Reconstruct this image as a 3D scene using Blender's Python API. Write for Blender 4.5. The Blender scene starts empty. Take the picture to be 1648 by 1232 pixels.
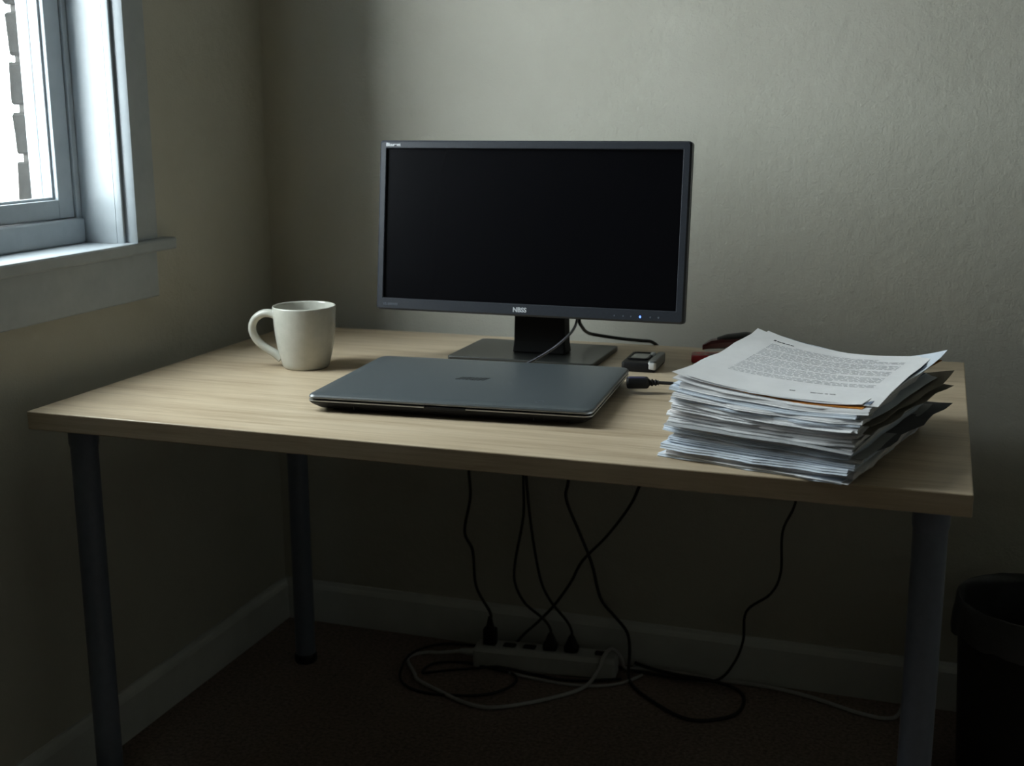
import bpy, bmesh, math, random
from mathutils import Vector, Matrix

S = bpy.context.scene
C = S.collection
random.seed(7)
PI = math.pi

# ------------------------------------------------------------------ camera
cam = bpy.data.cameras.new('camera')
camo = bpy.data.objects.new('camera', cam)
C.objects.link(camo)
yaw, pitch, roll = 0.3331, 0.2152, -0.005
fw = Vector((-math.sin(yaw) * math.cos(pitch), math.cos(yaw) * math.cos(pitch), -math.sin(pitch)))
rt = Vector((math.cos(yaw), math.sin(yaw), 0))
up = rt.cross(fw)
r2 = rt * math.cos(roll) + up * math.sin(roll)
u2 = -rt * math.sin(roll) + up * math.cos(roll)
m = Matrix((r2, u2, -fw)).transposed().to_4x4()
m.translation = Vector((1.2981, -2.2329, 1.071))
camo.matrix_world = m
cam.sensor_width = 36.0
cam.lens = 1981.72 / 1648 * 36.0
cam.clip_start = 0.02
cam.dof.use_dof = True
cam.dof.focus_distance = 1.72
cam.dof.aperture_fstop = 6.3
S.camera = camo

# ------------------------------------------------------------------ light
SKY = 20.0
w = bpy.data.worlds.new('overcast_sky')
S.world = w
w.use_nodes = True
bg = w.node_tree.nodes['Background']
bg.inputs[0].default_value = (0.90, 0.975, 1.0, 1)
bg.inputs[1].default_value = SKY
S.view_settings.view_transform = 'Standard'
S.view_settings.look = 'None'
S.view_settings.exposure = 0.12
S.view_settings.gamma = 1.0
S.view_settings.use_curve_mapping = False

# window opening in the left wall (x = 0)
WY1, WY0, WZ0, WZ1 = -0.497, -1.00, 0.862, 2.44
# sampling guide for the daylight in the window opening (a portal emits nothing itself)
pl = bpy.data.lights.new('window_portal', 'AREA')
pl.shape = 'RECTANGLE'
pl.size = WZ1 - WZ0
pl.size_y = WY1 - WY0
pl.cycles.is_portal = True
plo = bpy.data.objects.new('window_portal', pl)
C.objects.link(plo)
plo.location = (-0.215, (WY0 + WY1) / 2, (WZ0 + WZ1) / 2)
plo.rotation_euler = (0, -PI / 2, 0)
S.cycles.max_bounces = 7
S.cycles.diffuse_bounces = 4
S.cycles.caustics_reflective = False
S.cycles.caustics_refractive = False

# ------------------------------------------------------------------ materials
M = {}


def mat(name, col, rough=0.5, metal=0.0, spec=0.5):
    mt = bpy.data.materials.new(name)
    mt.use_nodes = True
    b = mt.node_tree.nodes['Principled BSDF']
    b.inputs['Base Color'].default_value = (*col, 1)
    b.inputs['Roughness'].default_value = rough
    b.inputs['Metallic'].default_value = metal
    b.inputs['Specular IOR Level'].default_value = spec
    M[name] = mt
    return mt


def nodes(mt):
    return mt.node_tree.nodes, mt.node_tree.links, mt.node_tree.nodes['Principled BSDF']


def coords(mt, scale=(1, 1, 1)):
    n, l, b = nodes(mt)
    tc = n.new('ShaderNodeTexCoord')
    mp = n.new('ShaderNodeMapping')
    mp.inputs['Scale'].default_value = scale
    l.new(tc.outputs['Object'], mp.inputs['Vector'])
    return mp.outputs['Vector']


def noise(mt, vec, scale, detail=4, rough=0.6):
    n, l, b = nodes(mt)
    t = n.new('ShaderNodeTexNoise')
    t.inputs['Scale'].default_value = scale
    t.inputs['Detail'].default_value = detail
    t.inputs['Roughness'].default_value = rough
    l.new(vec, t.inputs['Vector'])
    return t.outputs['Fac']


def ramp(mt, fac, stops):
    n, l, b = nodes(mt)
    r = n.new('ShaderNodeValToRGB')
    e = r.color_ramp.elements
    e[0].position, e[0].color = stops[0][0], (*stops[0][1], 1)
    e[1].position, e[1].color = stops[-1][0], (*stops[-1][1], 1)
    for p, c in stops[1:-1]:
        x = e.new(p)
        x.color = (*c, 1)
    l.new(fac, r.inputs['Fac'])
    return r.outputs['Color']


def bump(mt, facs, strengths, dist=0.002):
    n, l, b = nodes(mt)
    prev = None
    for f, s in zip(facs, strengths):
        bp = n.new('ShaderNodeBump')
        bp.inputs['Strength'].default_value = s
        bp.inputs['Distance'].default_value = dist
        l.new(f, bp.inputs['Height'])
        if prev is not None:
            l.new(prev, bp.inputs['Normal'])
        prev = bp.outputs['Normal']
    l.new(prev, b.inputs['Normal'])


def grainy(name, c0, c1, scale, rough=0.6, bumps=0.15, stretch=(1, 1, 1), spec=0.5, dist=0.001):
    mt = mat(name, c0, rough, 0, spec)
    v = coords(mt, stretch)
    f = noise(mt, v, scale)
    n, l, b = nodes(mt)
    l.new(ramp(mt, f, [(0.3, c0), (0.7, c1)]), b.inputs['Base Color'])
    if bumps:
        bump(mt, [f], [bumps], dist)
    return mt


# painted plaster: olive grey, roller stipple and old filler lumps
mt = mat('wall_paint', (0.4, 0.4, 0.32), 0.62, 0, 0.3)
v = coords(mt)
fa, fb, fc = noise(mt, v, 260, 3), noise(mt, v, 55, 5), noise(mt, v, 5, 3)
n_, l_, b_ = nodes(mt)
l_.new(ramp(mt, fc, [(0.3, (0.485, 0.475, 0.41)), (0.7, (0.525, 0.515, 0.45))]), b_.inputs['Base Color'])
bump(mt, [fa, fb, fc], [0.3, 0.5, 0.4], 0.003)

# pale oak laminate, grain along the desk
mt = mat('oak_laminate', (0.5, 0.4, 0.28), 0.42, 0, 0.45)
v = coords(mt, (1.0, 11, 11))
f1 = noise(mt, v, 3.2, 7, 0.68)
v2 = coords(mt, (2.5, 120, 120))
f2 = noise(mt, v2, 2.0, 4, 0.7)
n_, l_, b_ = nodes(mt)
cr1 = ramp(mt, f1, [(0.32, (0.39, 0.30, 0.20)), (0.5, (0.52, 0.42, 0.295)), (0.68, (0.59, 0.49, 0.36))])
cr2 = ramp(mt, f2, [(0.3, (0.8, 0.78, 0.74)), (0.62, (1, 1, 1))])
mx = n_.new('ShaderNodeMix')
mx.data_type = 'RGBA'
mx.blend_type = 'MULTIPLY'
mx.inputs[0].default_value = 0.8
l_.new(cr1, mx.inputs[6])
l_.new(cr2, mx.inputs[7])
l_.new(mx.outputs[2], b_.inputs['Base Color'])
bump(mt, [f2], [0.06], 0.0005)

grainy('white_paint', (0.36, 0.40, 0.43), (0.41, 0.45, 0.48), 30, 0.4, 0.06)
grainy('baseboard_paint', (0.58, 0.6, 0.59), (0.66, 0.68, 0.67), 12, 0.5, 0.08)
grainy('carpet_brown', (0.15, 0.115, 0.098), (0.34, 0.27, 0.235), 140, 0.95, 0.9, spec=0.1, dist=0.004)
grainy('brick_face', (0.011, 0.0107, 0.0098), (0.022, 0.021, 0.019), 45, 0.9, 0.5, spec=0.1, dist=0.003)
grainy('mortar', (0.04, 0.038, 0.035), (0.065, 0.062, 0.058), 60, 0.95, 0.5, spec=0.1)
grainy('pale_ground', (0.5, 0.46, 0.45), (0.62, 0.58, 0.57), 1.3, 0.95, 0, spec=0.1)
grainy('leg_metal', (0.13, 0.155, 0.205), (0.15, 0.175, 0.23), 80, 0.38, 0.03)
grainy('monitor_plastic', (0.018, 0.022, 0.03), (0.024, 0.028, 0.037), 300, 0.42, 0.12)
grainy('stand_grey', (0.028, 0.03, 0.029), (0.036, 0.038, 0.036), 300, 0.33, 0.06)
grainy('lid_grey', (0.062, 0.075, 0.082), (0.08, 0.093, 0.1), 500, 0.36, 0.05)
grainy('black_plastic', (0.006, 0.006, 0.007), (0.010, 0.010, 0.011), 200, 0.5, 0.08, spec=0.28)
grainy('stoneware', (0.43, 0.43, 0.38), (0.49, 0.485, 0.435), 60, 0.12, 0.03)
grainy('strip_plastic', (0.42, 0.43, 0.42), (0.47, 0.48, 0.47), 50, 0.45, 0.03)
grainy('cable_white', (0.42, 0.42, 0.42), (0.48, 0.48, 0.48), 50, 0.5, 0)
grainy('cable_black', (0.006, 0.006, 0.007), (0.009, 0.009, 0.01), 50, 0.5, 0)
grainy('cable_grey', (0.11, 0.11, 0.13), (0.13, 0.13, 0.15), 50, 0.4, 0)
grainy('liner', (0.03, 0.031, 0.033), (0.05, 0.052, 0.055), 25, 0.35, 0.4, dist=0.004)
grainy('bin_plastic', (0.008, 0.008, 0.009), (0.012, 0.012, 0.013), 40, 0.5, 0.05)
mat('silver_trim', (0.42, 0.43, 0.43), 0.3, 0.85)
mat('screen', (0.003, 0.003, 0.004), 0.26, 0, 0.12)
mat('neck_black', (0.005, 0.005, 0.0055), 0.6, 0, 0.2)
mat('seam_black', (0.003, 0.003, 0.003), 0.6)
mat('print_white', (0.6, 0.62, 0.65), 0.5)
mat('print_dim', (0.13, 0.15, 0.18), 0.5)
mat('print_black', (0.006, 0.006, 0.007), 0.4)
mat('ink', (0.36, 0.37, 0.40), 0.8)
mat('ink_dark', (0.05, 0.05, 0.06), 0.8)
grainy('red_plastic', (0.32, 0.012, 0.018), (0.38, 0.018, 0.024), 80, 0.25, 0.02)
mat('dark_red', (0.09, 0.008, 0.01), 0.3)
mat('gadget_grey', (0.16, 0.17, 0.17), 0.35, 0.3)
mat('gadget_light', (0.65, 0.66, 0.66), 0.25)
mat('purple_plastic', (0.03, 0.028, 0.075), 0.3)
mat('navy_plastic', (0.012, 0.015, 0.04), 0.35)
mt = mat('blue_led', (0.1, 0.2, 0.9), 0.4)
b_ = mt.node_tree.nodes['Principled BSDF']
b_.inputs['Emission Color'].default_value = (0.12, 0.25, 1.0, 1)
b_.inputs['Emission Strength'].default_value = 2.2
for nm, a, b in (('paper_white', (0.80, 0.80, 0.815), (0.86, 0.86, 0.875)),
                 ('paper_warm', (0.78, 0.75, 0.755), (0.84, 0.81, 0.81)),
                 ('paper_blue', (0.64, 0.70, 0.78), (0.70, 0.76, 0.84)),
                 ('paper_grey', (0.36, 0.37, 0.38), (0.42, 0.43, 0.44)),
                 ('paper_dark', (0.10, 0.105, 0.12), (0.14, 0.145, 0.16)),  # dark grey paper stock
                 ('folder_slate', (0.12, 0.16, 0.24), (0.16, 0.2, 0.28)),
                 ('folder_orange', (0.55, 0.2, 0.035), (0.62, 0.26, 0.05)),
                 ('folder_kraft', (0.20, 0.18, 0.15), (0.25, 0.225, 0.19))):
    grainy(nm, a, b, 25, 0.8, 0.12, spec=0.2)

# window glass: thin pane, passes light straight through and mirrors a little
gm = bpy.data.materials.new('window_glass')
gm.use_nodes = True
nt = gm.node_tree
nt.nodes.remove(nt.nodes['Principled BSDF'])
o_ = nt.nodes['Material Output']
tr = nt.nodes.new('ShaderNodeBsdfTransparent')
tr.inputs[0].default_value = (0.97, 0.985, 0.98, 1)
gl = nt.nodes.new('ShaderNodeBsdfGlossy')
gl.inputs['Roughness'].default_value = 0.02
lw = nt.nodes.new('ShaderNodeLayerWeight')
pw = nt.nodes.new('ShaderNodeMath')
pw.operation = 'POWER'
pw.inputs[1].default_value = 4.0
nt.links.new(lw.outputs['Facing'], pw.inputs[0])
fr = nt.nodes.new('ShaderNodeMath')
fr.operation = 'MULTIPLY_ADD'
fr.inputs[1].default_value = 0.5
fr.inputs[2].default_value = 0.03
nt.links.new(pw.outputs[0], fr.inputs[0])
ms = nt.nodes.new('ShaderNodeMixShader')
nt.links.new(fr.outputs[0], ms.inputs[0])
nt.links.new(tr.outputs[0], ms.inputs[1])
nt.links.new(gl.outputs[0], ms.inputs[2])
nt.links.new(ms.outputs[0], o_.inputs['Surface'])
M['window_glass'] = gm


# ------------------------------------------------------------------ mesh helpers
def box(bm, x0, x1, y0, y1, z0, z1):
    vs = [bm.verts.new(p) for p in ((x0, y0, z0), (x1, y0, z0), (x1, y1, z0), (x0, y1, z0),
                                    (x0, y0, z1), (x1, y0, z1), (x1, y1, z1), (x0, y1, z1))]
    for f in ((3, 2, 1, 0), (4, 5, 6, 7), (0, 1, 5, 4), (1, 2, 6, 5), (2, 3, 7, 6), (3, 0, 4, 7)):
        bm.faces.new([vs[i] for i in f])
    return vs


def loops(bm, rings, cap0=True, cap1=True, closed=True):
    """skin a list of rings (each a list of points)"""
    R = [[bm.verts.new(p) for p in ring] for ring in rings]
    n = len(R[0])
    for a, b in zip(R, R[1:]):
        for i in range(n if closed else n - 1):
            j = (i + 1) % n
            bm.faces.new((a[i], a[j], b[j], b[i]))
    if cap0:
        bm.faces.new(list(reversed(R[0])))
    if cap1:
        bm.faces.new(R[-1])
    return R


def lathe(bm, prof, n=48, cx=0, cy=0, cap0=True, cap1=True):
    loops(bm, [[(cx + r * math.cos(2 * PI * i / n), cy + r * math.sin(2 * PI * i / n), z) for i in range(n)]
               for r, z in prof], cap0, cap1)


def rrect(w, d, r, z, n=6, ox=0, oy=0):
    pts = []
    for cx, cy, a0 in ((w / 2 - r, d / 2 - r, 0), (-w / 2 + r, d / 2 - r, PI / 2),
                       (-w / 2 + r, -d / 2 + r, PI), (w / 2 - r, -d / 2 + r, 1.5 * PI)):
        for i in range(n + 1):
            a = a0 + PI / 2 * i / n
            pts.append((ox + cx + r * math.cos(a), oy + cy + r * math.sin(a), z))
    return pts


def rbox(bm, w, d, z0, z1, r, e, ox=0, oy=0, n=5):
    """box with rounded plan corners and softened top and bottom edges"""
    rings = []
    for z, i in ((z0, e), (z0 + e * .4, e * .3), (z0 + e, 0), (z1 - e, 0), (z1 - e * .4, e * .3), (z1, e)):
        rings.append(rrect(w - 2 * i, d - 2 * i, max(r - i, 1e-4), z, n, ox, oy))
    loops(bm, rings)


def catmull(pts, sub=6):
    P = [Vector(p) for p in pts]
    P = [P[0] * 2 - P[1]] + P + [P[-1] * 2 - P[-2]]
    out = []
    for i in range(1, len(P) - 2):
        a, b, c, d = P[i - 1:i + 3]
        for k in range(sub):
            t = k / sub
            out.append(0.5 * (2 * b + (c - a) * t + (2 * a - 5 * b + 4 * c - d) * t * t + (3 * b - a - 3 * c + d) * t ** 3))
    out.append(P[-2])
    return out


def tube(bm, pts, r, n=8, sub=6, rz=None):
    """round tube along a smoothed path; r may be a list per path point"""
    P = catmull(pts, sub) if sub > 1 else [Vector(p) for p in pts]
    rings = []
    prev = None
    for i, p in enumerate(P):
        t = (P[min(i + 1, len(P) - 1)] - P[max(i - 1, 0)]).normalized()
        if prev is None:
            a = Vector((0, 0, 1)) if abs(t.z) < 0.9 else Vector((1, 0, 0))
            nrm = t.cross(a).normalized()
        else:
            nrm = (prev - t * prev.dot(t)).normalized()
        prev = nrm
        bn = t.cross(nrm)
        rr = r if not isinstance(r, (list, tuple)) else r[min(int(i / max(sub, 1)), len(r) - 1)]
        rings.append([p + nrm * rr * math.cos(2 * PI * k / n) + bn * (rz or rr) * math.sin(2 * PI * k / n) for k in range(n)])
    loops(bm, rings)


def obj(name, bm, material, parent=None, smooth=False, bevel=0.0, angle=40):
    bmesh.ops.recalc_face_normals(bm, faces=bm.faces)
    me = bpy.data.meshes.new(name)
    bm.to_mesh(me)
    bm.free()
    me.materials.append(M[material])
    if smooth:
        me.shade_smooth()
        me.set_sharp_from_angle(angle=math.radians(angle))
    o = bpy.data.objects.new(name, me)
    C.objects.link(o)
    if parent is not None:
        o.parent = parent
    if bevel:
        bv = o.modifiers.new('bevel', 'BEVEL')
        bv.width = bevel
        bv.segments = 2
        bv.limit_method = 'ANGLE'
    return o


def B():
    return bmesh.new()


def bobj(name, dims, material, parent=None, bevel=0.0):
    bm = B()
    box(bm, *dims)
    return obj(name, bm, material, parent, bevel=bevel)


def tag(o, label, cat, group=None):
    o['label'] = label
    o['category'] = cat
    if group:
        o['group'] = group
    return o


def thing(name, label, cat, loc=(0, 0, 0), rz=0, group=None):
    o = bpy.data.objects.new(name, None)
    o.empty_display_size = 0.05
    C.objects.link(o)
    o.location = loc
    o.rotation_euler = (0, 0, rz)
    return tag(o, label, cat, group)


def struct(o, label=None):
    o['kind'] = 'structure'
    if label:
        o['label'] = label
    return o


def text(name, body, size, material, parent, mw, shear=0.0, spacing=1.0, depth=0.0002, align='CENTER', weight=0.0):
    cu = bpy.data.curves.new(name, 'FONT')
    cu.body = body
    cu.size = size
    cu.shear = shear
    cu.space_character = spacing
    cu.align_x = align
    cu.extrude = depth
    cu.offset = weight
    t = bpy.data.objects.new(name, cu)
    C.objects.link(t)
    dg = bpy.context.evaluated_depsgraph_get()
    me = bpy.data.meshes.new_from_object(t.evaluated_get(dg))
    bpy.data.objects.remove(t)
    bpy.data.curves.remove(cu)
    me.materials.clear()
    me.materials.append(M[material])
    o = bpy.data.objects.new(name, me)
    C.objects.link(o)
    o.parent = parent
    me.transform(mw)
    return o


# ------------------------------------------------------------------ the room
RX, RY, RZ = 3.9, -4.3, 2.75       # right wall, wall behind the camera, ceiling
BBH = 0.0894                       # baseboard height

struct(bobj('floor', (-0.1, RX, RY, 0.0, -0.05, 0.0), 'carpet_brown'), 'dark brown carpet floor')
struct(bobj('ceiling', (-0.1, RX, RY, 0.0, RZ, RZ + 0.05), 'wall_paint'), 'painted ceiling')
struct(bobj('wall_back', (-0.1, RX, 0.0, 0.1, 0, RZ), 'wall_paint'), 'olive grey plaster wall behind the desk')
struct(bobj('wall_right', (RX, RX + 0.1, RY, 0.1, 0, RZ), 'wall_paint'), 'olive grey plaster wall on the right')
struct(bobj('wall_front', (-0.1, RX + 0.1, RY - 0.1, RY, 0, RZ), 'wall_paint'), 'olive grey plaster wall opposite')
bm = B()
box(bm, -0.1, 0, WY1, 0, 0, RZ)
box(bm, -0.1, 0, RY, WY0, 0, RZ)
box(bm, -0.1, 0, WY0, WY1, 0, WZ0 - 0.02)
box(bm, -0.1, 0, WY0, WY1, WZ1, RZ)
struct(obj('wall_left', bm, 'wall_paint'), 'olive grey plaster wall with the window')


def baseboard(name, length, along):
    bm = B()
    prof = [(0, 0), (0.013, 0), (0.013, BBH - 0.016), (0.010, BBH - 0.010), (0.007, BBH - 0.006), (0.005, BBH), (0, BBH)]
    rings = []
    for t in (0.0, length):
        rings.append([((t, -a, z) if along == 'x' else (a, -t, z)) for a, z in prof])
    loops(bm, rings)
    return struct(obj(name, bm, 'baseboard_paint'))


baseboard('baseboard_back', RX, 'x')['label'] = 'painted skirting board along the back wall'
baseboard('baseboard_left', -RY, 'y')['label'] = 'painted skirting board under the window'

# ---------------- window in the left wall
win = bpy.data.objects.new('window_1', None)
C.objects.link(win)
struct(win, 'white painted sash window with a deep stool and apron')
# casing boards with an inner bead
bobj('casing', (0, 0.018, WY1 + 0.019, -0.408, WZ0, WZ1 + 0.09), 'white_paint', win, 0.002)
bobj('casing', (0, 0.018, WY0 - 0.09, WY0 - 0.019, WZ0, WZ1 + 0.09), 'white_paint', win, 0.002)
bobj('casing', (0, 0.0185, WY0 - 0.019, WY1 + 0.019, WZ1 + 0.019, WZ1 + 0.09), 'white_paint', win, 0.002)
for y in (WY1, WY0 - 0.019):
    bm = B()
    ys = (y, y + 0.019) if y == WY1 else (y + 0.019, y)
    pr = [(ys[0] + (ys[1] - ys[0]) * a, b) for a, b in
          ((0, 0), (0, .009), (.08, .012), (.2, .013), (.3, .012), (.36, .007), (.46, .007), (.5, .018), (.6, .026), (.75, .030), (.9, .027), (1, .020), (1, 0))]
    loops(bm, [[(x, yy, z) for yy, x in pr] for z in (WZ0, WZ1 + 0.019)])
    obj('casing_bead', bm, 'white_paint', win, True, angle=30)
# stool, apron, jambs, head
bobj('stool', (-0.1, 0.03, WY0, WY1, WZ0 - 0.02, WZ0), 'white_paint', win, 0.003)
bobj('stool_nose', (0.0, 0.0305, WY0 - 0.13, -0.3695, WZ0 - 0.0203, WZ0 + 0.0005), 'white_paint', win, 0.004)
bobj('apron', (0, 0.018, WY0 - 0.09, -0.414, 0.763, WZ0 - 0.02), 'white_paint', win, 0.002)
bobj('jamb', (-0.1, 0.0, WY1 - 0.0005, WY1 + 0.003, WZ0, WZ1), 'white_paint', win)
bobj('jamb', (-0.1, 0.0, WY0 - 0.003, WY0 + 0.0005, WZ0, WZ1), 'white_paint', win)
bobj('head', (-0.1, 0.0, WY0, WY1, WZ1 - 0.0005, WZ1 + 0.003), 'white_paint', win)
# stops beside the sash and the sill piece it sits on
bobj('stop', (-0.1, -0.066, WY1 - 0.0135, WY1 - 0.0005, WZ0, WZ1), 'white_paint', win, 0.002)
bobj('stop', (-0.1, -0.066, WY0 + 0.0005, WY0 + 0.0135, WZ0, WZ1), 'white_paint', win, 0.002)
bobj('sill_rail', (-0.1, -0.060, WY0 + 0.0135, WY1 - 0.0025, WZ0, 0.904), 'white_paint', win, 0.003)
GY1, GY0 = -0.549, WY0 + 0.052      # clear glass, left to right


def sash(x0, x1, z0, z1, bot, top):
    s = bpy.data.objects.new('sash', None)
    C.objects.link(s)
    s.parent = win
    bobj('stile', (x0, x1, GY1, WY1 - 0.0150, z0, z1), 'white_paint', s, 0.0015)
    bobj('stile', (x0, x1, WY0 + 0.0150, GY0, z0, z1), 'white_paint', s, 0.0015)
    bobj('rail', (x0, x1, GY0, GY1, z0, z0 + bot), 'white_paint', s, 0.0015)
    bobj('rail', (x0, x1, GY0, GY1, z1 - top, z1), 'white_paint', s, 0.0015)
    xm = (x0 + x1) / 2 - 0.003
    # glazing beads, room side
    b = 0.0045
    bobj('glazing_bead', (xm + .002, x1 - 0.008, GY1 - b, GY1, z0 + bot, z1 - top), 'white_paint', s, 0.001)
    bobj('glazing_bead', (xm + .002, x1 - 0.008, GY0, GY0 + b, z0 + bot, z1 - top), 'white_paint', s, 0.001)
    bobj('glazing_bead', (xm + .002, x1 - 0.008, GY0 + b, GY1 - b, z0 + bot, z0 + bot + b), 'white_paint', s, 0.001)
    bobj('glass_pane', (xm - 0.002, xm + 0.002, GY0, GY1, z0 + bot, z1 - top), 'window_glass', s)


sash(-0.100, -0.070, 0.9055, 1.65, 0.031, 0.03)
sash(-0.134, -0.104, 1.62, WZ1, 0.03, 0.04)
# outside trim
bobj('outer_trim', (-0.124, -0.1015, -0.549, -0.44, 0.86, 1.6185), 'white_paint', win, 0.002)
bobj('outer_trim', (-0.160, -0.136, -0.535, -0.44, 1.6185, WZ1 + 0.05), 'white_paint', win, 0.002)
bobj('outer_trim', (-0.124, -0.1015, WY0 - 0.05, WY0 + 0.052, 0.86, 1.6185), 'white_paint', win, 0.002)
bobj('outer_sill', (-0.20, -0.1015, WY0 - 0.01, -0.489, 0.82, 0.885), 'white_paint', win, 0.003)

# ---------------- brick outer leaf beside the window
bw = bpy.data.objects.new('wall_outside', None)
C.objects.link(bw)
struct(bw, 'grey brick outer wall seen through the window')
BY = -0.489                        # brick reveal face
course, bh, bd = 0.0822, 0.070, 0.1
zj = 1.001                         # one joint height measured in the picture
bm = B()
for z0_, z1_, y0_, y1_ in ((0, RZ, BY + 0.009, 0.25), (0, RZ, RY, WY0 - 0.02),):
    box(bm, -0.192, -0.1005, y0_, y1_, z0_, z1_)
box(bm, -0.192, -0.1005, WY0 - 0.02, BY + 0.009, 0, 0.82)
box(bm, -0.192, -0.1005, WY0 - 0.02, BY + 0.009, WZ1 + 0.02, RZ)
obj('mortar_bed', bm, 'mortar', bw)
brick_mesh = {}


def brick_shape(length, key):
    if key in brick_mesh:
        return brick_mesh[key]
    rnd = random.Random(key)
    bm = B()
    box(bm, -bd, 0, 0, length, 0, bh)
    bmesh.ops.bevel(bm, geom=list(bm.edges), offset=0.004, segments=1, affect='EDGES')
    for v_ in bm.verts:
        v_.co += Vector((rnd.uniform(-.0022, .0022), rnd.uniform(-.002, .002), rnd.uniform(-.002, .002)))
    bmesh.ops.recalc_face_normals(bm, faces=bm.faces)
    me = bpy.data.meshes.new('brick')
    bm.to_mesh(me)
    bm.free()
    me.materials.append(M['brick_face'])
    brick_mesh[key] = me
    return me


k0 = int(math.floor((0.80 - zj) / course))
for k in range(k0, k0 + 17):
    z = zj + k * course + 0.006
    y = BY + random.uniform(-.002, .002)
    L_ = 0.105 if k % 2 else 0.215
    for q in range(3):
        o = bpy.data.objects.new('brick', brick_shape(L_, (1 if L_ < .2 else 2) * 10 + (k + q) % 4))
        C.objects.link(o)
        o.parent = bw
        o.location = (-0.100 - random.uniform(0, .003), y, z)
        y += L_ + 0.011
        L_ = 0.215
bobj('ground', (-40, -0.25, -40, 40, -0.55, -0.5), 'pale_ground')
struct(bpy.data.objects['ground'], 'pale ground outside the window')

# ------------------------------------------------------------------ desk
H = 0.66
DX0, DX1, DY0, DY1, DT = 0.085, 1.3536, -0.8454, -0.0727, 0.0265
desk = thing('desk', 'pale oak laminate desk on four round blue-grey metal legs', 'desk', ((DX0 + DX1) / 2, (DY0 + DY1) / 2, 0))
dc = Vector(desk.location)
bm = B()
box(bm, DX0 - dc.x, DX1 - dc.x, DY0 - dc.y, DY1 - dc.y, H - DT, H)
obj('desktop', bm, 'oak_laminate', desk, bevel=0.0016)
LEGS = ((0.131, -0.785), (1.312, -0.785), (0.152, -0.195), (1.322, -0.175))
for x, y in LEGS:
    bm = B()
    lathe(bm, [(0.0198, 0.014), (0.0198, H - DT - 0.006)], 28, x - dc.x, y - dc.y)
    lg = obj('leg', bm, 'leg_metal', desk, True)
    bm = B()
    lathe(bm, [(0.021, 0.0), (0.0225, 0.003), (0.0225, 0.014), (0.0205, 0.018)], 28, x - dc.x, y - dc.y)
    obj('foot', bm, 'black_plastic', lg, True)
    bm = B()
    lathe(bm, [(0.0205, H - DT - 0.035), (0.0215, H - DT - 0.030), (0.0215, H - DT - 0.006), (0.034, H - DT - 0.004), (0.034, H - DT)], 28, x - dc.x, y - dc.y)
    obj('mounting_collar', bm, 'leg_metal', lg, True)

# ------------------------------------------------------------------ monitor
mon = thing('monitor', 'black widescreen monitor switched off on a square stand', 'monitor', (0.648, -0.235, H))
t = 0.1223
MW, MH = 0.5297, 0.2832
pm = Matrix.Translation((0.6655 - 0.648, -0.33 + 0.235, 0.888 - H)) @ Matrix.Rotation(-0.0063, 4, 'Z') @ Matrix.Rotation(-t, 4, 'X')
# local frame of the panel: x right, z up, -y toward the viewer


def panel_obj(name, bm, material, parent=mon, **k):
    bm.transform(pm)
    return obj(name, bm, material, parent, **k)


bz = (0.0121, 0.0131, 0.0131, 0.0199)   # left, right, top, bottom
ix0, ix1, iz0, iz1 = -MW / 2 + bz[0], MW / 2 - bz[1], -MH / 2 + bz[3], MH / 2 - bz[2]


def rect_ring(x0, x1, z0, z1, y, r, n=4):
    pts = []
    for cx, cz, a0 in ((x1 - r, z1 - r, 0), (x0 + r, z1 - r, PI / 2), (x0 + r, z0 + r, PI), (x1 - r, z0 + r, 1.5 * PI)):
        for i in range(n + 1):
            a = a0 + PI / 2 * i / n
            pts.append((cx + r * math.cos(a), y, cz + r * math.sin(a)))
    return pts


X, Z = MW / 2, MH / 2
bm = B()
loops(bm, [rect_ring(ix0, ix1, iz0, iz1, 0.006, 0.0008), rect_ring(ix0, ix1, iz0, iz1, 0.0012, 0.0008),
           rect_ring(ix0 - .001, ix1 + .001, iz0 - .001, iz1 + .001, 0.0, 0.001),
           rect_ring(-X + .003, X - .003, -Z + .003, Z - .003, 0.0, 0.004),
           rect_ring(-X, X, -Z, Z, 0.003, 0.005), rect_ring(-X, X, -Z, Z, 0.018, 0.005),
           rect_ring(-X + .003, X - .003, -Z + .003, Z - .003, 0.021, 0.004)], False, False)
bez = panel_obj('bezel', bm, 'monitor_plastic', smooth=True, angle=25)
bm = B()
loops(bm, [rect_ring(-X + .003, X - .003, -Z + .003, Z - .003, 0.020, 0.004), rect_ring(-X + .012, X - .012, -Z + .012, Z - .012, 0.032, 0.01),
           rect_ring(-X + .10, X - .10, -Z + .05, Z - .05, 0.046, 0.02)], False, True)
panel_obj('back_shell', bm, 'black_plastic', smooth=True, angle=25)
bm = B()
box(bm, ix0, ix1, 0.0045, 0.0065, iz0, iz1)
panel_obj('screen', bm, 'screen')
# controls at the lower right of the bezel
for i, (px, mname, r_) in enumerate(((0.1531, 'print_dim', .0011), (0.1676, 'print_dim', .0011), (0.1802, 'print_dim', .0011),
                                     (0.1953, 'blue_led', .0017), (0.2117, 'print_dim', .0012), (0.2248, 'print_dim', .0014))):
    bm = B()
    loops(bm, [[(px + r_ * math.cos(a * PI / 4), y_, -Z + 0.0088 + r_ * 1.2 * math.sin(a * PI / 4)) for a in range(8)] for y_ in (-0.0006, 0.001)])
    o = panel_obj('power_light' if mname == 'blue_led' else 'button', bm, mname, smooth=True)
rotp = Matrix.Rotation(PI / 2, 4, 'X')


def ptext(name, s, size, material, x, z, **k):
    return text(name, s, size, material, mon, pm @ Matrix.Translation((x, -0.0003, z)) @ rotp, **k)


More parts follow.
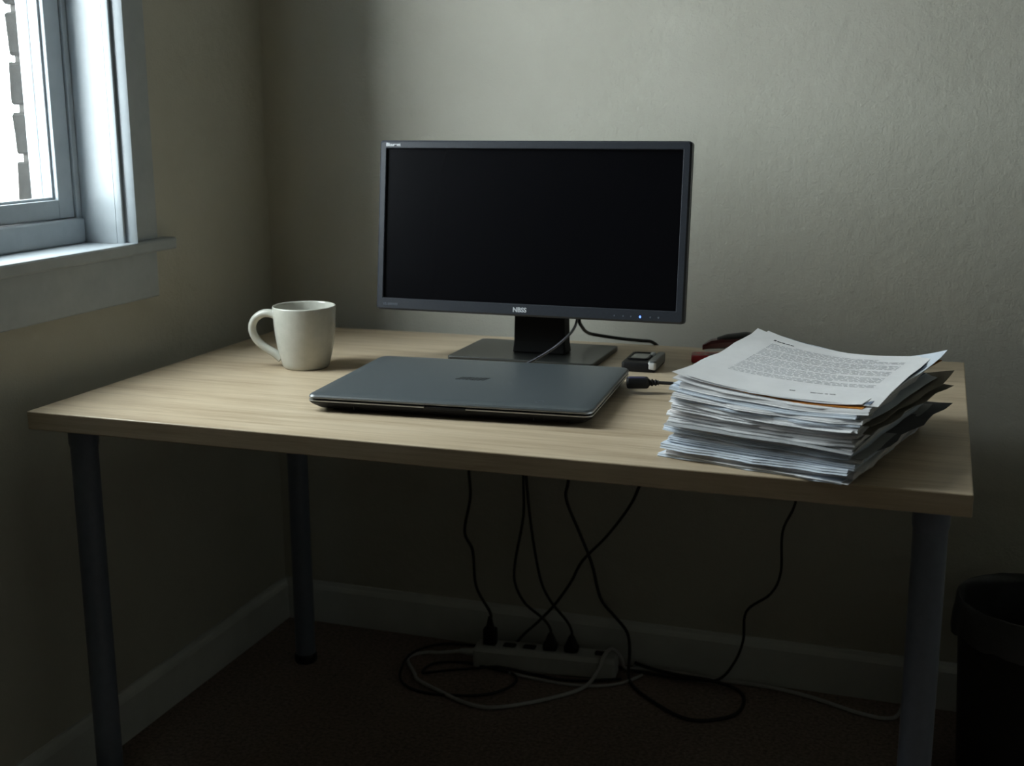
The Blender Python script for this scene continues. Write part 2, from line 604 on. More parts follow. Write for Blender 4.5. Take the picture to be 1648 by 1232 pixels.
ptext('maker_mark', 'NBSS', 0.0105, 'print_white', -0.0065, -Z + 0.0068, spacing=1.0, weight=0.0003)
ptext('model_mark', 'Bluurent', 0.0075, 'print_white', -X + 0.0115, Z - 0.0095, align='LEFT', weight=0.0002)
ptext('series_mark', 'VS-IIIIIIIIIIII', 0.0062, 'print_dim', -X + 0.013, -Z + 0.0077, align='LEFT')
# stand
bm = B()
rbox(bm, 0.256, 0.175, 0.0, 0.0095, 0.006, 0.0015, 0.0, 0.0)
obj('stand_base', bm, 'stand_grey', mon, True, angle=25)
bm = B()
nx = 0.0165
loops(bm, [[(nx + sx * w_, y_ + sy * d_, z_) for sx, sy in ((1, 1), (-1, 1), (-1, -1), (1, -1))]
           for z_, w_, d_, y_ in ((0.0095, .0475, .020, -.008), (0.03, .0455, .017, -.008), (0.16, .0435, .015, -.006), (0.26, .0435, .013, 0.0))])
obj('stand_neck', bm, 'neck_black', mon, bevel=0.003)
bm = B()
box(bm, -0.043, 0.077, -0.052, 0.012, 0.19, 0.27)
obj('hinge_block', bm, 'neck_black', mon, bevel=0.004)
bm = B()
tube(bm, [(-0.033, -.026, 0.088), (-0.03, -.03, 0.078), (-0.014, -.03, 0.0745), (0.01, -.028, 0.079), (0.02, -.02, 0.088)], 0.0025, 8)
obj('cable_clip', bm, 'black_plastic', mon, True)

# ------------------------------------------------------------------ laptop
lap = thing('laptop', 'closed grey laptop with a black base in front of the monitor', 'laptop', (0.6625, -0.5605, H), 0.0672)
LW, LD = 0.412, 0.2975
bm = B()
loops(bm, [rrect(LW - .036, LD - .03, .012, .0035), rrect(LW - .024, LD - .02, .012, .0045), rrect(LW - .006, LD - .006, .012, .0105),
           rrect(LW - .001, LD - .001, .012, .0138), rrect(LW - .001, LD - .001, .012, .0148)])
obj('base', bm, 'black_plastic', lap, True, angle=35)
bm = B()
loops(bm, [rrect(LW - .002, LD - .002, .012, .0148), rrect(LW, LD, .0125, .0152), rrect(LW, LD, .0125, .0166), rrect(LW - .002, LD - .002, .012, .017)])
obj('base_trim', bm, 'silver_trim', lap, True)
bm = B()
loops(bm, [rrect(LW - .008, LD - .008, .01, .017), rrect(LW - .008, LD - .008, .01, .0192)])
obj('seam', bm, 'seam_black', lap)
bm = B()
loops(bm, [rrect(LW - .002, LD - .002, .012, .0192), rrect(LW, LD, .0125, .0197), rrect(LW, LD, .0125, .0212), rrect(LW - .001, LD - .001, .0125, .0222)])
obj('lid_edge', bm, 'silver_trim', lap, True)
bm = B()
loops(bm, [rrect(LW - .001, LD - .001, .0125, .0222), rrect(LW - .004, LD - .004, .012, .0241), rrect(LW - .012, LD - .012, .011, .0254), rrect(LW - .04, LD - .04, .011, .026)])
lid = obj('lid', bm, 'lid_grey', lap, True, angle=30)
for sx, sy in ((-1, -1), (1, -1), (-1, 1), (1, 1)):
    bm = B()
    lathe(bm, [(0.007, 0), (0.0075, 0.001), (0.0075, 0.0037)], 16, sx * (LW / 2 - .035), sy * (LD / 2 - .03))
    obj('rubber_foot', bm, 'seam_black', lap, True)
# latch notch and front seams
bobj('latch', (-0.030, 0.030, -LD / 2 - .0007, -LD / 2 + .004, .0136, .0172), 'black_plastic', lap, .0005)
bobj('latch_tongue', (-0.030, -0.0285, -LD / 2 - .0009, -LD / 2 + .004, .013, .0198), 'seam_black', lap)
for x in (-0.135, 0.125):
    bobj('front_seam', (x, x + .0008, -LD / 2 + .0025, -LD / 2 + .008, .0055, .0118), 'seam_black', lap)
# maker's mark on the lid: slanted black letters
bm = B()
x = -0.0300
for k, wd in enumerate((.0030, .0040, .0032, .0052, .0040, .0032, .0058, .0040)):
    y0_, y1_, sh = -0.006, 0.0125, 0.006
    for a, b, ya, yb in ((x, x + wd * .62, y0_, y1_),):
        vs = [bm.verts.new((a + (sh if yy == yb else 0) + dx, yy, zz)) for zz in (0.02605, 0.02625) for yy, dx in ((ya, 0), (ya, b - a), (yb, b - a), (yb, 0))]
        for f in ((3, 2, 1, 0), (4, 5, 6, 7), (0, 1, 5, 4), (1, 2, 6, 5), (2, 3, 7, 6), (3, 0, 4, 7)):
            bm.faces.new([vs[i] for i in f])
    if k in (0, 4):
        box(bm, x, x + wd + .0008, -0.006, -0.0028, .02605, .02623)
    if k in (2, 6):
        box(bm, x + .005, x + wd + .0058, 0.0093, 0.0125, .02605, .02623)
    x += wd + .0017
mk = obj('maker_mark', bm, 'print_black', lid)
bm = B()
tube(bm, [(.127 + .006 * math.cos(a), -.118 + .006 * math.sin(a), .02602) for a in [i * .3 for i in range(16)]], 0.00025, 5, 2)
obj('corner_mark', bm, 'print_dim', lid)

# power plug in the right side of the laptop with its lead running behind the papers
chg = thing('charger_cable', 'black charger lead plugged into the right side of the laptop', 'cable', (0.8685, -0.472, H))
cz = 0.0165


def at(*p):
    return (p[0] - 0.8685, p[1] + 0.472, p[2])


ang = 0.28
pmx = Matrix.Translation((0.0, 0.0, cz)) @ Matrix.Rotation(ang, 4, 'Z')
bm = B()
rbox(bm, 0.033, 0.020, -0.0075, 0.0075, 0.004, 0.002, 0.0185, 0)
bm.transform(pmx)
pg = obj('plug', bm, 'black_plastic', chg, True, angle=30)
bm = B()
rbox(bm, 0.026, 0.012, 0.0072, 0.0082, 0.003, 0.0004, 0.0175, 0.001)
bm.transform(pmx)
obj('plug_inlay', bm, 'purple_plastic', pg, True)
bm = B()
rings = []
for i in range(13):
    xx = 0.0345 + i * 0.0013
    r_ = (0.0062 if i % 4 < 2 else 0.0046) * (1 - i * 0.025)
    rings.append([(xx, r_ * math.cos(a * PI / 6), r_ * math.sin(a * PI / 6)) for a in range(12)])
loops(bm, rings)
bm.transform(pmx)
obj('strain_relief', bm, 'black_plastic', chg, True, angle=30)
bm = B()
e = pmx @ Vector((0.049, 0, 0))
tube(bm, [tuple(e), (0.075, 0.018, 0.0155), (0.10, 0.03, 0.0095), (0.135, 0.05, 0.0034), at(1.045, -.39, .0034), at(1.085, -.31, .0034),
          at(1.115, -.2, .0034), at(1.13, -.11, .0034), at(1.128, -.073, .0036), at(1.12, -.056, -.012), at(1.105, -.05, -.10), at(1.092, -.046, -.2),
          at(1.084, -.045, .377 - H), at(1.064, -.045, .321 - H), at(1.064, -.045, .243 - H), at(1.047, -.045, .198 - H), at(1.004, -.045, .158 - H),
          at(1.0, -.045, .099 - H), at(.985, -.045, .052 - H), at(.955, -.045, .012 - H), at(.90, -.047, .0045 - H), at(.84, -.047, .0045 - H), at(.775, -.04, .0045 - H),
          at(.74, -.03, .0045 - H)], 0.0026, 8)
obj('lead', bm, 'cable_black', chg, True)

# tiny receiver in the left side of the laptop
rc = thing('usb_receiver', 'tiny navy plug stuck in the left side of the laptop behind the mug', 'usb plug', (0.446, -0.503, H))
rc.rotation_euler = (0, 0, 0.0672)
bm = B()
rbox(bm, 0.014, 0.014, 0.0065, 0.0135, 0.002, 0.001)
obj('plug_body', bm, 'navy_plastic', rc, True)
bobj('connector', (0.0065, 0.011, -0.0055, 0.0055, 0.008, 0.012), 'silver_trim', rc)

# ------------------------------------------------------------------ mug
mug = thing('mug', 'pale grey stoneware mug with handle at the left of the laptop', 'mug', (0.3145, -0.440, H))
MHt = 0.1035
prof = [(0.030, 0.0022), (0.034, 0.0), (0.0365, 0.0006), (0.0385, 0.003), (0.0405, 0.010), (0.0435, 0.022), (0.0468, 0.038), (0.0494, 0.056),
        (0.0508, 0.074), (0.0516, 0.09), (0.0521, 0.1008), (0.0518, 0.1026), (0.0509, 0.1035), (0.0498, 0.1028), (0.0492, 0.1005),
        (0.0485, 0.09), (0.0477, 0.074), (0.0462, 0.056), (0.0436, 0.038), (0.0402, 0.022), (0.035, 0.011), (0.02, 0.0075), (0.001, 0.007)]
bm = B()
lathe(bm, prof, 64)
obj('cup', bm, 'stoneware', mug, True, angle=80)
bm = B()
ha = math.radians(193)
hx, hy = math.cos(ha), math.sin(ha)
path = [(0.046, 0.0855), (0.058, 0.0895), (0.0715, 0.0885), (0.0835, 0.0805), (0.0895, 0.068), (0.0880, 0.054), (0.0795, 0.0405), (0.066, 0.0300), (0.053, 0.0225), (0.0415, 0.0135)]
P = catmull([(a * hx, a * hy, z) for a, z in path], 5)
side = Vector((-hy, hx, 0))
rings = []
for i, p in enumerate(P):
    tg = (P[min(i + 1, len(P) - 1)] - P[max(i - 1, 0)]).normalized()
    nn = side.cross(tg).normalized()
    f_ = abs(i / (len(P) - 1) - 0.5) * 2
    ws = 0.0088 + 0.0022 * f_ ** 3
    wn = 0.0064 + 0.0012 * f_ ** 3
    rings.append([p + side * ws * math.cos(k * PI / 8) + nn * wn * math.sin(k * PI / 8) for k in range(16)])
loops(bm, rings)
obj('handle', bm, 'stoneware', mug, True, angle=80)

# ------------------------------------------------------------------ small gadget behind the plug
gd = thing('usb_hub', 'small black gadget with silver top panel beside the monitor stand', 'gadget', (0.850, -0.272, H), 0.02)
bm = B()
rbox(bm, 0.056, 0.088, 0.0, 0.0155, 0.006, 0.002)
obj('body', bm, 'black_plastic', gd, True, angle=30)
bm = B()
loops(bm, [rrect(.036, .060, .008, .0158, ox=-.006, oy=.008), rrect(.036, .060, .008, .0182, ox=-.006, oy=.008), rrect(.029, .050, .007, .0182, ox=-.006, oy=.008),
           rrect(.029, .050, .007, .0166, ox=-.006, oy=.008)], True, False)
obj('top_rim', bm, 'black_plastic', gd, True, angle=30)
bm = B()
loops(bm, [rrect(.029, .050, .007, .0162, ox=-.006, oy=.008), rrect(.029, .050, .007, .0168, ox=-.006, oy=.008)])
obj('top_panel', bm, 'silver_trim', gd, True)
bm = B()
rbox(bm, 0.013, 0.086, 0.003, 0.019, 0.005, 0.002, 0.0225, 0.0)
obj('side_bar', bm, 'gadget_grey', gd, True, angle=30)
bm = B()
rbox(bm, 0.0136, 0.010, 0.0045, 0.0165, 0.004, 0.002, 0.0225, -0.0395)
obj('end_cap', bm, 'gadget_light', gd, True, angle=30)
bm = B()
lathe(bm, [(0.0052, 0.0155), (0.005, 0.0195), (0.0035, 0.0215), (0.001, 0.022)], 16, 0.0125, 0.021)
obj('knob', bm, 'gadget_light', gd, True)

# ------------------------------------------------------------------ stapler behind the papers
st = thing('stapler', 'red and black stapler lying half hidden behind the paper stack', 'stapler', (0.9165, -0.200, H), 0.16)
bm = B()
rbox(bm, 0.150, 0.036, 0.0, 0.0135, 0.006, 0.0025, 0.075, 0.0)
obj('base', bm, 'red_plastic', st, True, angle=30)


def arm(name, material, pts, w_, th):
    bm = B()
    rings = []
    for x_, z_, s_ in pts:
        rings.append([(x_, w_ * s_ * cy, z_ + th * s_ * cz_) for cy, cz_ in ((-1, 0), (-1, .6), (-.7, 1), (.7, 1), (1, .6), (1, 0))])
    loops(bm, rings)
    return obj(name, bm, material, st, True, angle=35)


arm('magazine', 'silver_trim', [(0.022, .0185, .9), (0.045, .0200, 1), (0.145, .0200, 1)], 0.009, 0.008)
arm('arm', 'dark_red', [(0.018, .0215, .5), (0.032, .0255, .85), (0.06, .0285, 1), (0.10, .0315, 1.05), (0.138, .0265, .95), (0.150, .018, .6)], 0.015, 0.014)
arm('grip', 'black_plastic', [(0.042, .038, .5), (0.058, .0405, .9), (0.09, .044, 1), (0.12, .0425, .9), (0.136, .038, .5)], 0.0135, 0.007)
bm = B()
loops(bm, [[(0.138 + .006 * math.cos(a * PI / 6), y_, 0.018 + .006 * math.sin(a * PI / 6)) for a in range(12)] for y_ in (-.017, .017)])
obj('hinge_pin', bm, 'silver_trim', st, True)

# ------------------------------------------------------------------ the paper stack
PCX, PCY = 1.150, -0.656
STACK = 0.094
GRP = 'loose papers in the tall stack'


def sheet_z(lev, u, v_):
    """height of the pile at level 0..1 over the sheet, u left-right, v front-back in -1..1"""
    k = lev ** 1.5
    base = lev * STACK
    sag = -0.0105 * k * (1 - u * u) * (0.75 + 0.25 * v_ * v_)
    lift = 0.0045 * k * (-u) + 0.0060 * k * max(0, -u) * max(0, v_) - 0.004 * k * max(0, u) * max(0, -v_) + .003 * k
    return base + sag + lift


def sheet(name, material, lev, th, dx, dy, ang, w_, d_, seed, curl=0.0, rag=0.0015, label=None, sheetcat='paper', cornerlift=None, skew=0.0):
    rnd = random.Random(seed)
    nu, nv = 14, 10
    ca, sa = math.cos(ang), math.sin(ang)
    ph = [rnd.uniform(0, 6.28) for _ in range(8)]
    wav = rnd.uniform(0.2, 0.9) * 0.0007 * (0.3 + lev)
    bm = B()
    cor = [rnd.uniform(-1, 1) for _ in range(4)]

    def surf(u, v_):
        ru = rag * (math.sin(9 * v_ + ph[0]) + .6 * math.sin(23 * v_ + ph[1])) * (abs(u) ** 8)
        rv = rag * (math.sin(8 * u + ph[2]) + .6 * math.sin(19 * u + ph[3])) * (abs(v_) ** 8)
        x = u * w_ / 2 + ru
        y = v_ * d_ / 2 + rv
        X_ = dx + x * ca - y * sa
        Y_ = dy + x * sa + y * ca
        # pile frame for the height
        a0 = -0.22
        pu = max(-1.15, min(1.15, (X_ * math.cos(a0) + Y_ * math.sin(a0)) / 0.117))
        pv = max(-1.15, min(1.15, (-X_ * math.sin(a0) + Y_ * math.cos(a0)) / 0.155))
        z = sheet_z(lev, pu, pv) + wav * math.sin(5 * u + ph[4]) * math.cos(4 * v_ + ph[5])
        for i, (cu, cv) in enumerate(((-1, -1), (1, -1), (1, 1), (-1, 1))):
            q = max(0, (u * cu + v_ * cv) / 2 - 0.62) / 0.38
            s_ = cornerlift[i] if cornerlift else curl * cor[i]
            z += q * q * s_
        return Vector((X_, Y_, max(z, 0.0004)))

    rows = max(1, int(round(th / 0.0007)))
    grid = []
    for j in range(nv + 1):
        v_ = -1 + 2 * j / nv
        grid.append([surf(-1 + 2 * i / nu, v_) for i in range(nu + 1)])
    top = [[bm.verts.new(p + Vector((0, 0, th))) for p in r_] for r_ in grid]
    bot = [[bm.verts.new(p) for p in r_] for r_ in grid]
    for j in range(nv):
        for i in range(nu):
            bm.faces.new((top[j][i], top[j][i + 1], top[j + 1][i + 1], top[j + 1][i]))
            bm.faces.new((bot[j][i], bot[j + 1][i], bot[j + 1][i + 1], bot[j][i + 1]))
    per = [(0, i) for i in range(nu)] + [(j, nu) for j in range(nv)] + [(nv, i) for i in range(nu, 0, -1)] + [(j, 0) for j in range(nv, 0, -1)]
    # edge of a bundle: a few sheets' worth of steps, the lower ones creeping toward the front
    ring0 = [top[j][i] for j, i in per]
    for k_ in range(1, rows + 1):
        if k_ == rows:
            ring1 = [bot[j][i] for j, i in per]
        else:
            f_ = k_ / rows
            js, jf = rnd.gauss(0, .0005), rnd.gauss(0, .0005)
            ring1 = []
            for j, i in per:
                p = grid[j][i] + Vector((0, 0, th * (1 - f_)))
                su = -1 if i == 0 else (1 if i == nu else 0)
                sv = -1 if j == 0 else (1 if j == nv else 0)
                ax = Vector((ca, sa, 0)) * su * js + Vector((-sa, ca, 0)) * sv * jf
                ring1.append(bm.verts.new(p + ax))
        n_p = len(per)
        for q in range(n_p):
            bm.faces.new((ring0[q], ring1[q], ring1[(q + 1) % n_p], ring0[(q + 1) % n_p]))
        ring0 = ring1
    if skew:                                    # slanted front: the bundle's bottom sheet lies further out
        fv = Vector((sa, -ca, 0))
        for f_ in bm.verts:
            lx = f_.co - Vector((dx, dy, 0))
            yy = -lx.x * sa + lx.y * ca
            if yy < -d_ / 2 + 0.02:
                xx = lx.x * ca + lx.y * sa
                zz = f_.co.z - surf(max(-1, min(1, 2 * xx / w_)), -1).z
                f_.co += fv * skew * (th - max(0, min(th, zz)))
    o = obj(name, bm, material, None, True, angle=50)
    o.location = (PCX, PCY, H)
    tag(o, label or 'white sheet somewhere in the middle of the tall paper stack', sheetcat, GRP)
    return o, surf


ONES = ('first second third fourth fifth sixth seventh eighth ninth tenth eleventh twelfth thirteenth fourteenth fifteenth sixteenth '
        'seventeenth eighteenth nineteenth').split()


def ordinal(k):
    if k < 19:
        return ONES[k]
    t_, o_ = divmod(k + 1, 10)
    if o_ == 0:
        return {2: 'twentieth', 3: 'thirtieth', 4: 'fortieth', 5: 'fiftieth', 6: 'sixtieth'}[t_]
    return {2: 'twenty', 3: 'thirty', 4: 'forty', 5: 'fifty', 6: 'sixty'}[t_] + '-' + ONES[o_ - 1]


lev = 0.004
k = 0
rnd = random.Random(21)
while lev < 0.945:
    thick = k % 3 != 1
    th = rnd.choice((0.0022, 0.0032, 0.0045, 0.0060)) if thick else rnd.choice((0.00035, 0.0005, 0.0008))
    th = min(th, (0.95 - lev) * STACK)
    gap = rnd.choice((0.0001, 0.0002, 0.0005))
    creep = (1 - lev)
    dx = rnd.gauss(0, .0035 if thick else .0075) - 0.006 * creep
    dy = rnd.gauss(0, .0025 if thick else .0050) - 0.016 * creep
    ang_ = -0.215 - 0.02 * creep + rnd.gauss(0, 0.016 if thick else 0.036)
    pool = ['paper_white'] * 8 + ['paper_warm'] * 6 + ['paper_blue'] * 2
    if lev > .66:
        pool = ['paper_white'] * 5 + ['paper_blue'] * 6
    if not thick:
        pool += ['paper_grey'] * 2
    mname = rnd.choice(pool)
    name, cat_ = ('paper_bundle', 'papers') if th >= 0.0011 else ('paper_sheet', 'paper')
    lab = {'paper_white': 'white', 'paper_warm': 'warm white', 'paper_blue': 'bluish white', 'paper_grey': 'grey'}[mname] + \
        (' bundle of papers' if cat_ == 'papers' else ' sheet of paper') + ', ' + ordinal(k) + ' layer up from the desk in the stack'
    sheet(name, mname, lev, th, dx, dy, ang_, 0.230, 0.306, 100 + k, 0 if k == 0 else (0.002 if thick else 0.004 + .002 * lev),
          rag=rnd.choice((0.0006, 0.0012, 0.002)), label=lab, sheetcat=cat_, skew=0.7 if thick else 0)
    lev += (th + gap) / STACK
    k += 1
# particular sheets that can be told apart
sheet('folder', 'folder_kraft', 0.70, 0.0009, 0.026, 0.012, -0.30, 0.232, 0.306, 901, 0, .002, 'brown kraft folder jutting out at the right of the paper stack', 'folder', (0, 0, .009, 0))
sheet('folder', 'folder_kraft', 0.615, 0.0007, 0.024, 0.004, -0.285, 0.232, 0.306, 902, 0, .002, 'second brown folder jutting out lower at the right of the stack', 'folder', (0, 0, -.002, 0))
sheet('paper_sheet', 'paper_dark', 0.30, 0.0005, 0.024, 0.006, -0.295, 0.23, 0.306, 903, 0, .003, 'dark grey sheet jutting out low at the right of the stack', 'paper', (0, 0, .004, 0))
sheet('folder', 'folder_slate', 0.755, 0.0006, -0.002, -0.003, -0.21, 0.232, 0.308, 904, 0, .001, 'thin slate blue folder in the upper part of the paper stack', 'folder', (0, 0, 0, 0))
sheet('folder', 'folder_orange', 0.950, 0.0009, 0.015, 0.0015, -0.285, 0.222, 0.298, 905, 0, .0005, 'orange folder peeking out just under the top sheets', 'folder', (0, -.001, 0, 0))
sheet('paper_sheet', 'paper_blue', 0.966, 0.0006, 0.020, 0.012, -0.275, 0.226, 0.300, 906, 0, .001, 'pale blue sheet jutting out right under the top sheets', 'paper', (0, 0, .010, 0))
sheet('folder', 'folder_slate', 0.974, 0.0005, 0.017, 0.010, -0.262, 0.224, 0.300, 907, 0, .0008, 'dark slate sheet edge just under the printed top sheet', 'folder', (0, 0, .003, 0))
sheet('paper_sheet', 'paper_blue', 0.981, 0.0005, 0.012, 0.008, -0.240, 0.226, 0.300, 908, 0, .0008, 'bluish sheet showing behind the top right corner of the top page', 'paper', (0, 0, .002, .001))
sheet('paper_sheet', 'paper_white', 0.988, 0.0005, -0.003, 0.003, -0.205, 0.232, 0.300, 909, 0, .001, 'white sheet right under the printed page, its lifted left corner showing', 'paper', (.001, 0, 0, .003))
top, surf = sheet('printed_page', 'paper_white', 1.0, 0.0004, 0.0125, 0.0020, -0.195, 0.231, 0.300, 910, 0, .0006,
                  'printed white letter lying on top of the paper stack', 'paper', (.001, -.004, .001, .003))


# print on the top page: heading, body lines, footer, following the sheet
def print_run(bm, u0, u1, v0, v1):
    nseg = max(1, int((u1 - u0) / 0.12))
    vs = []
    for i in range(nseg + 1):
        u = u0 + (u1 - u0) * i / nseg
        vs.append((bm.verts.new(surf(u, v0) + Vector((0, 0, .0007))), bm.verts.new(surf(u, v1) + Vector((0, 0, .0007)))))
    for a, b in zip(vs, vs[1:]):
        bm.faces.new((a[0], b[0], b[1], a[1]))


bm = B()
rnd = random.Random(5)
v_ = 0.70
line = 0
while v_ > -0.50:
    u = -0.80 if line else -0.52
    end = 0.78 if line % 6 != 5 else rnd.uniform(0.1, 0.5)
    if line in (0, 1):
        end = 0.45
    while u < end:
        wl = rnd.uniform(0.03, 0.11)
        print_run(bm, u, min(u + wl, end), v_, v_ + 0.0105)
        u += wl + 0.018
    line += 1
    v_ -= 0.041 if line % 6 else 0.068
obj('body_text', bm, 'ink', top)
bm = B()
for u0, u1 in ((-0.83, -0.80), (-0.785, -0.735), (-0.73, -0.69), (-0.68, -0.63), (-0.62, -0.58)):
    print_run(bm, u0, u1, 0.775, 0.80 if u0 > -.83 else 0.815)
obj('heading_text', bm, 'ink_dark', top)
bm = B()
for u0, u1 in ((0.02, 0.08), (0.24, 0.30), (0.31, 0.37), (0.39, 0.42), (0.44, 0.50)):
    print_run(bm, u0, u1, -0.785, -0.77)
obj('footer_text', bm, 'ink_dark', top)

# ------------------------------------------------------------------ power strip
sp = thing('power_strip', 'off-white power strip on the carpet against the back wall', 'power strip', (0.620, -0.080, 0), 0.10)
SL, SW, SH = 0.285, 0.050, 0.042
bm = B()
for_r = [rrect(SL - .004, SW - .004, .006, 0.0), rrect(SL, SW, .007, .003), rrect(SL, SW, .007, .034), rrect(SL - .008, SW - .010, .006, .042)]
loops(bm, for_r)
body = obj('housing', bm, 'strip_plastic', sp, True, angle=30)
sock_x = (-0.112, -0.072, -0.032, 0.010, 0.052, 0.094)
for x in sock_x[:5]:
    bm = B()
    loops(bm, [rrect(.030, .026, .006, .0421, ox=x), rrect(.030, .026, .006, .0432, ox=x), rrect(.026, .022, .005, .0432, ox=x)], True, False)
    so = obj('socket', bm, 'strip_plastic', sp, True)
    bm = B()
    loops(bm, [rrect(.026, .022, .005, .0424, ox=x), rrect(.026, .022, .005, .0428, ox=x)])
    obj('socket_well', bm, 'seam_black', so)
bm = B()
rbox(bm, 0.018, 0.014, .0418, .0465, .003, .001, 0.108, 0)
obj('switch', bm, 'bin_plastic', sp, True)
bm = B()
loops(bm, [[(x_, r_ * math.cos(a * PI / 6), .021 + r_ * math.sin(a * PI / 6)) for a in range(12)] for x_, r_ in ((-SL / 2 + .002, .008), (-SL / 2 - .012, .007), (-SL / 2 - .032, .005))])
obj('cord_boot', bm, 'strip_plastic', sp, True)
spm = Matrix.Translation((0.620, -0.080, 0)) @ Matrix.Rotation(0.10, 4, 'Z')


def on_strip(x, y=0, z=0):
    return spm @ Vector((x, y, z))


cb = on_strip(-SL / 2 - .030, 0, .021)
bm = B()
inv = spm.inverted()
pts = [tuple(cb), (0.405, -.100, .012), (0.372, -.094, .005), (0.349, -.115, .005), (0.350, -.14, .005), (0.384, -.186, .005), (0.406, -.215, .005), (0.466, -.247, .005),
       (0.527, -.274, .005), (0.577, -.276, .005), (0.636, -.238, .005), (0.698, -.175, .005), (0.722, -.135, .008), (0.733, -.108, .022), (0.738, -.098, .036),
       (0.742, -.085, .050), (0.750, -.06, .052), (0.764, -.045, .03), (0.772, -.042, .008), (0.80, -.035, .0075), (0.85, -.031, .007), (0.942, -.03, .0047), (1.038, -.03, .0047),
       (1.122, -.045, .0047), (1.216, -.083, .0047), (1.268, -.089, .0047), (1.288, -.06, .0047), (1.295, -.03, .03), (1.297, -.006, .06)]
tube(bm, [inv @ Vector(p) for p in pts], 0.0036, 8)
obj('cord', bm, 'cable_white', sp, True)


def cable(name, label, pts, r, material, plug=None, cat='cable', group=None):
    """hanging lead; plug = strip socket x it ends in"""
    root = thing(name, label, cat, (pts[0][0], pts[0][1], 0), 0, group)
    off = Vector(root.location)
    if plug is not None:
        sx, kind = plug
        base = on_strip(sx, 0, 0.0433)
        bm = B()
        if kind == 'tall':
            rbox(bm, .026, .022, 0, .032, .005, .002)
            loops(bm, [rrect(.018, .016, .004, .031), rrect(.012, .011, .003, .042), rrect(.007, .007, .002, .056)])
            topz = .054
        else:
            rbox(bm, .028, .023, 0, .012, .006, .002)
            loops(bm, [rrect(.024, .02, .005, .011), rrect(.017, .016, .004, .022), rrect(.009, .009, .003, .032)])
            topz = .030
        bm.transform(Matrix.Translation(base - off) @ Matrix.Rotation(0.1, 4, 'Z'))
        obj('plug', bm, 'black_plastic', root, True, angle=40)
        pts = pts + [tuple(base + Vector((0, 0, topz + .012))), tuple(base + Vector((0, 0, topz - .004)))]
    bm = B()
    tube(bm, [Vector(p) - off for p in pts], r, 8)
    obj('lead', bm, material, root, True)
    return root


UZ = H - DT - 0.0035
cable('power_cable', 'black power cable hanging leftmost under the desk to the tall plug',
      [(0.446, -.12, UZ), (0.446, -.075, UZ - .01), (0.450, -.055, .56), (0.452, -.05, .44), (0.452, -.05, .379), (0.454, -.05, .328), (0.441, -.05, .255), (0.459, -.053, .218), (0.468, -.06, .147)],
      0.0031, 'cable_black', (sock_x[0], 'tall'))
cable('power_cable', 'black cable under the desk bowing left, ending in the nearer low plug',
      [(0.560, -.12, UZ), (0.562, -.075, UZ - .01), (0.565, -.055, .55), (0.565, -.05, .45), (0.565, -.05, .379), (0.565, -.05, .301), (0.549, -.052, .209), (0.549, -.056, .163), (0.572, -.064, .126), (0.612, -.072, .102)],
      0.0029, 'cable_black', (sock_x[3], 'low'))
cable('power_cable', 'black cable under the desk crossing to the low plug nearest the switch',
      [(0.572, -.12, UZ), (0.570, -.070, UZ - .01), (0.569, -.047, .55), (0.569, -.043, .45), (0.569, -.043, .379), (0.579, -.043, .277), (0.598, -.046, .176), (0.622, -.054, .133), (0.658, -.066, .102)],
      0.0029, 'cable_black', (sock_x[4], 'low'))
cable('data_cable', 'thick black cable under the desk running past the strip into a floor loop',
      [(0.652, -.12, UZ), (0.652, -.07, UZ - .01), (0.652, -.045, .55), (0.652, -.035, .44), (0.652, -.035, .377), (0.648, -.035, .339), (0.675, -.034, .273), (0.700, -.033, .212), (0.718, -.032, .143),
       (0.746, -.030, .108), (0.771, -.030, .079), (0.778, -.032, .045), (0.786, -.07, .007), (0.803, -.105, .004), (0.84, -.145, .004), (0.907, -.196, .004), (0.953, -.201, .004), (1.003, -.164, .004), (1.014, -.11, .004),
       (0.997, -.062, .004), (0.944, -.054, .0125), (0.877, -.050, .0125), (0.82, -.045, .016), (0.79, -.035, .018)], 0.0033, 'cable_black')
cable('monitor_cable', 'black monitor cable going over the back desk edge down to the strip',
      [(0.745, -.27, .80), (0.740, -.265, .76), (0.733, -.25, .729), (0.724, -.20, .709), (0.720, -.16, .694), (0.726, -.13, .684), (0.769, -.105, .6745), (0.802, -.090, .670), (0.822, -.077, .6655), (0.832, -.060, .645), (0.832, -.047, .58), (0.820, -.04, .46),
       (0.791, -.038, .374), (0.771, -.036, .332), (0.729, -.032, .271), (0.680, -.028, .214), (0.656, -.028, .166), (0.624, -.030, .116), (0.590, -.032, .076), (0.566, -.038, .052), (0.550, -.040, .032), (0.540, -.040, .012)],
      0.0030, 'cable_black')
cable('video_cable', 'thin grey cable from the monitor crossing its stand to the laptop back',
      [(0.730, -.262, .80), (0.733, -.262, .76), (0.735, -.27, .735), (0.738, -.30, .723), (0.733, -.33, .712), (0.720, -.36, .699), (0.700, -.388, .686), (0.686, -.405, .679), (0.678, -.4165, .6755)],
      0.0022, 'cable_grey')
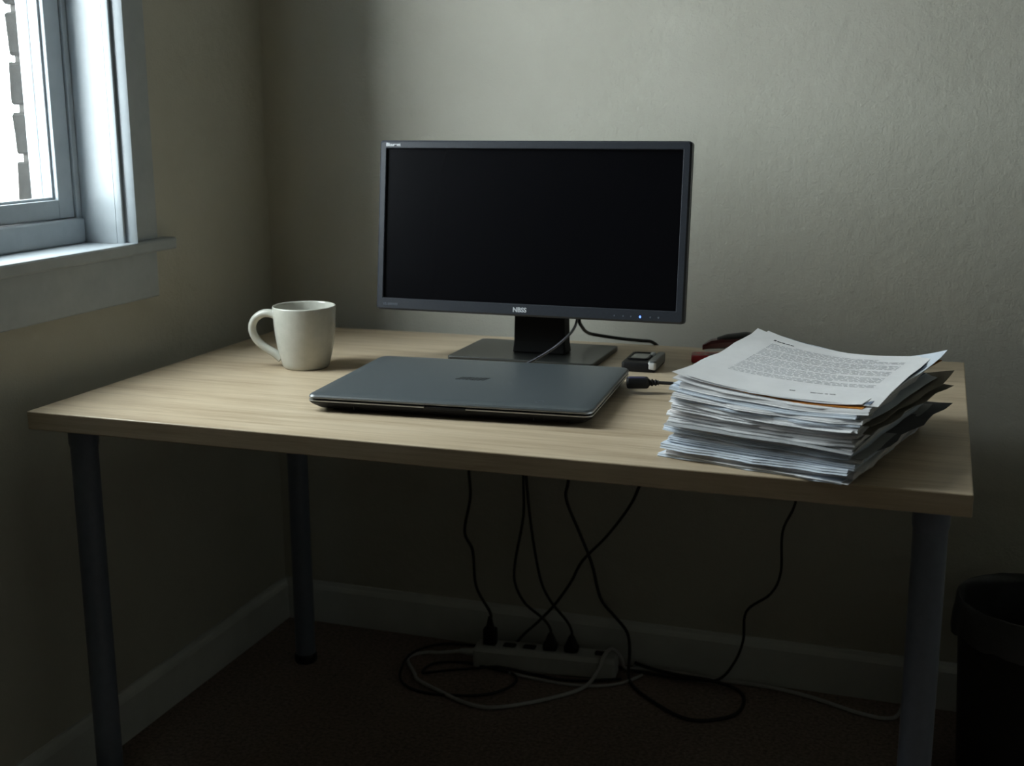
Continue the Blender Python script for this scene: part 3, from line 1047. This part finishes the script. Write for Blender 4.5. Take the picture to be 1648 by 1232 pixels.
cable('coiled_lead', 'loose black lead coiled on the carpet left of the power strip',
      [(0.548, -.036, .004), (0.50, -.032, .004), (0.428, -.032, .004), (0.372, -.055, .004), (0.350, -.13, .0115), (0.362, -.204, .004), (0.400, -.247, .004), (0.457, -.257, .004), (0.526, -.240, .004), (0.566, -.212, .004),
       (0.586, -.165, .004), (0.570, -.130, .004), (0.520, -.120, .004), (0.456, -.112, .004), (0.405, -.135, .004), (0.400, -.180, .004), (0.443, -.165, .008), (0.500, -.142, .011), (0.54, -.128, .013), (0.60, -.118, .004), (0.66, -.122, .004), (0.72, -.112, .0045), (0.775, -.085, .0045)],
      0.0026, 'cable_black')
cable('extension_lead', 'thin pale lead curving along the front of the power strip',
      [(0.560, -.127, .0035), (0.592, -.132, .0035), (0.628, -.136, .0035), (0.688, -.138, .0035), (0.746, -.124, .0035), (0.782, -.098, .0035), (0.80, -.07, .0035), (0.812, -.06, .0075)],
      0.0028, 'cable_white')

# ------------------------------------------------------------------ waste bin
bn = thing('waste_bin', 'black round waste bin with a black liner folded over its rim', 'waste bin', (1.487, -0.200, 0))
bm = B()
lathe(bm, [(0.100, 0.0), (0.104, 0.004), (0.119, 0.29), (0.1215, 0.294), (0.1215, 0.300), (0.1175, 0.300), (0.1165, 0.292), (0.1015, 0.008), (0.001, 0.008)], 56)
obj('bucket', bm, 'bin_plastic', bn, True, angle=40)
bm = B()
rings = []
rl = random.Random(3)
N = 96
wob = [rl.uniform(0, 6.28) for _ in range(6)]


def wv(a, s):
    return math.sin(5 * a + wob[0]) * .4 + math.sin(11 * a + wob[1] + s) * .35 + math.sin(23 * a + wob[2] + 2 * s) * .25


for r_, z_, amp, za in ((0.080, 0.10, .008, .01), (0.098, 0.16, .005, .004), (0.110, 0.24, .003, .002), (0.1150, 0.285, .0012, 0), (0.1165, 0.3005, .0006, .0012), (0.1195, 0.3035, .0005, .0012),
                        (0.1228, 0.3015, .0006, .0012), (0.1240, 0.290, .0012, .001), (0.1275, 0.268, .003, .002), (0.1290, 0.246, .0045, .006)):
    rings.append([((r_ + max(-.001, amp * wv(2 * PI * i / N, z_ * 20))) * math.cos(2 * PI * i / N), (r_ + max(-.001, amp * wv(2 * PI * i / N, z_ * 20))) * math.sin(2 * PI * i / N),
                   z_ + za * wv(2 * PI * i / N, 1.7)) for i in range(N)])
loops(bm, rings, True, False)
lo = obj('liner', bm, 'liner', bn, True, angle=60)
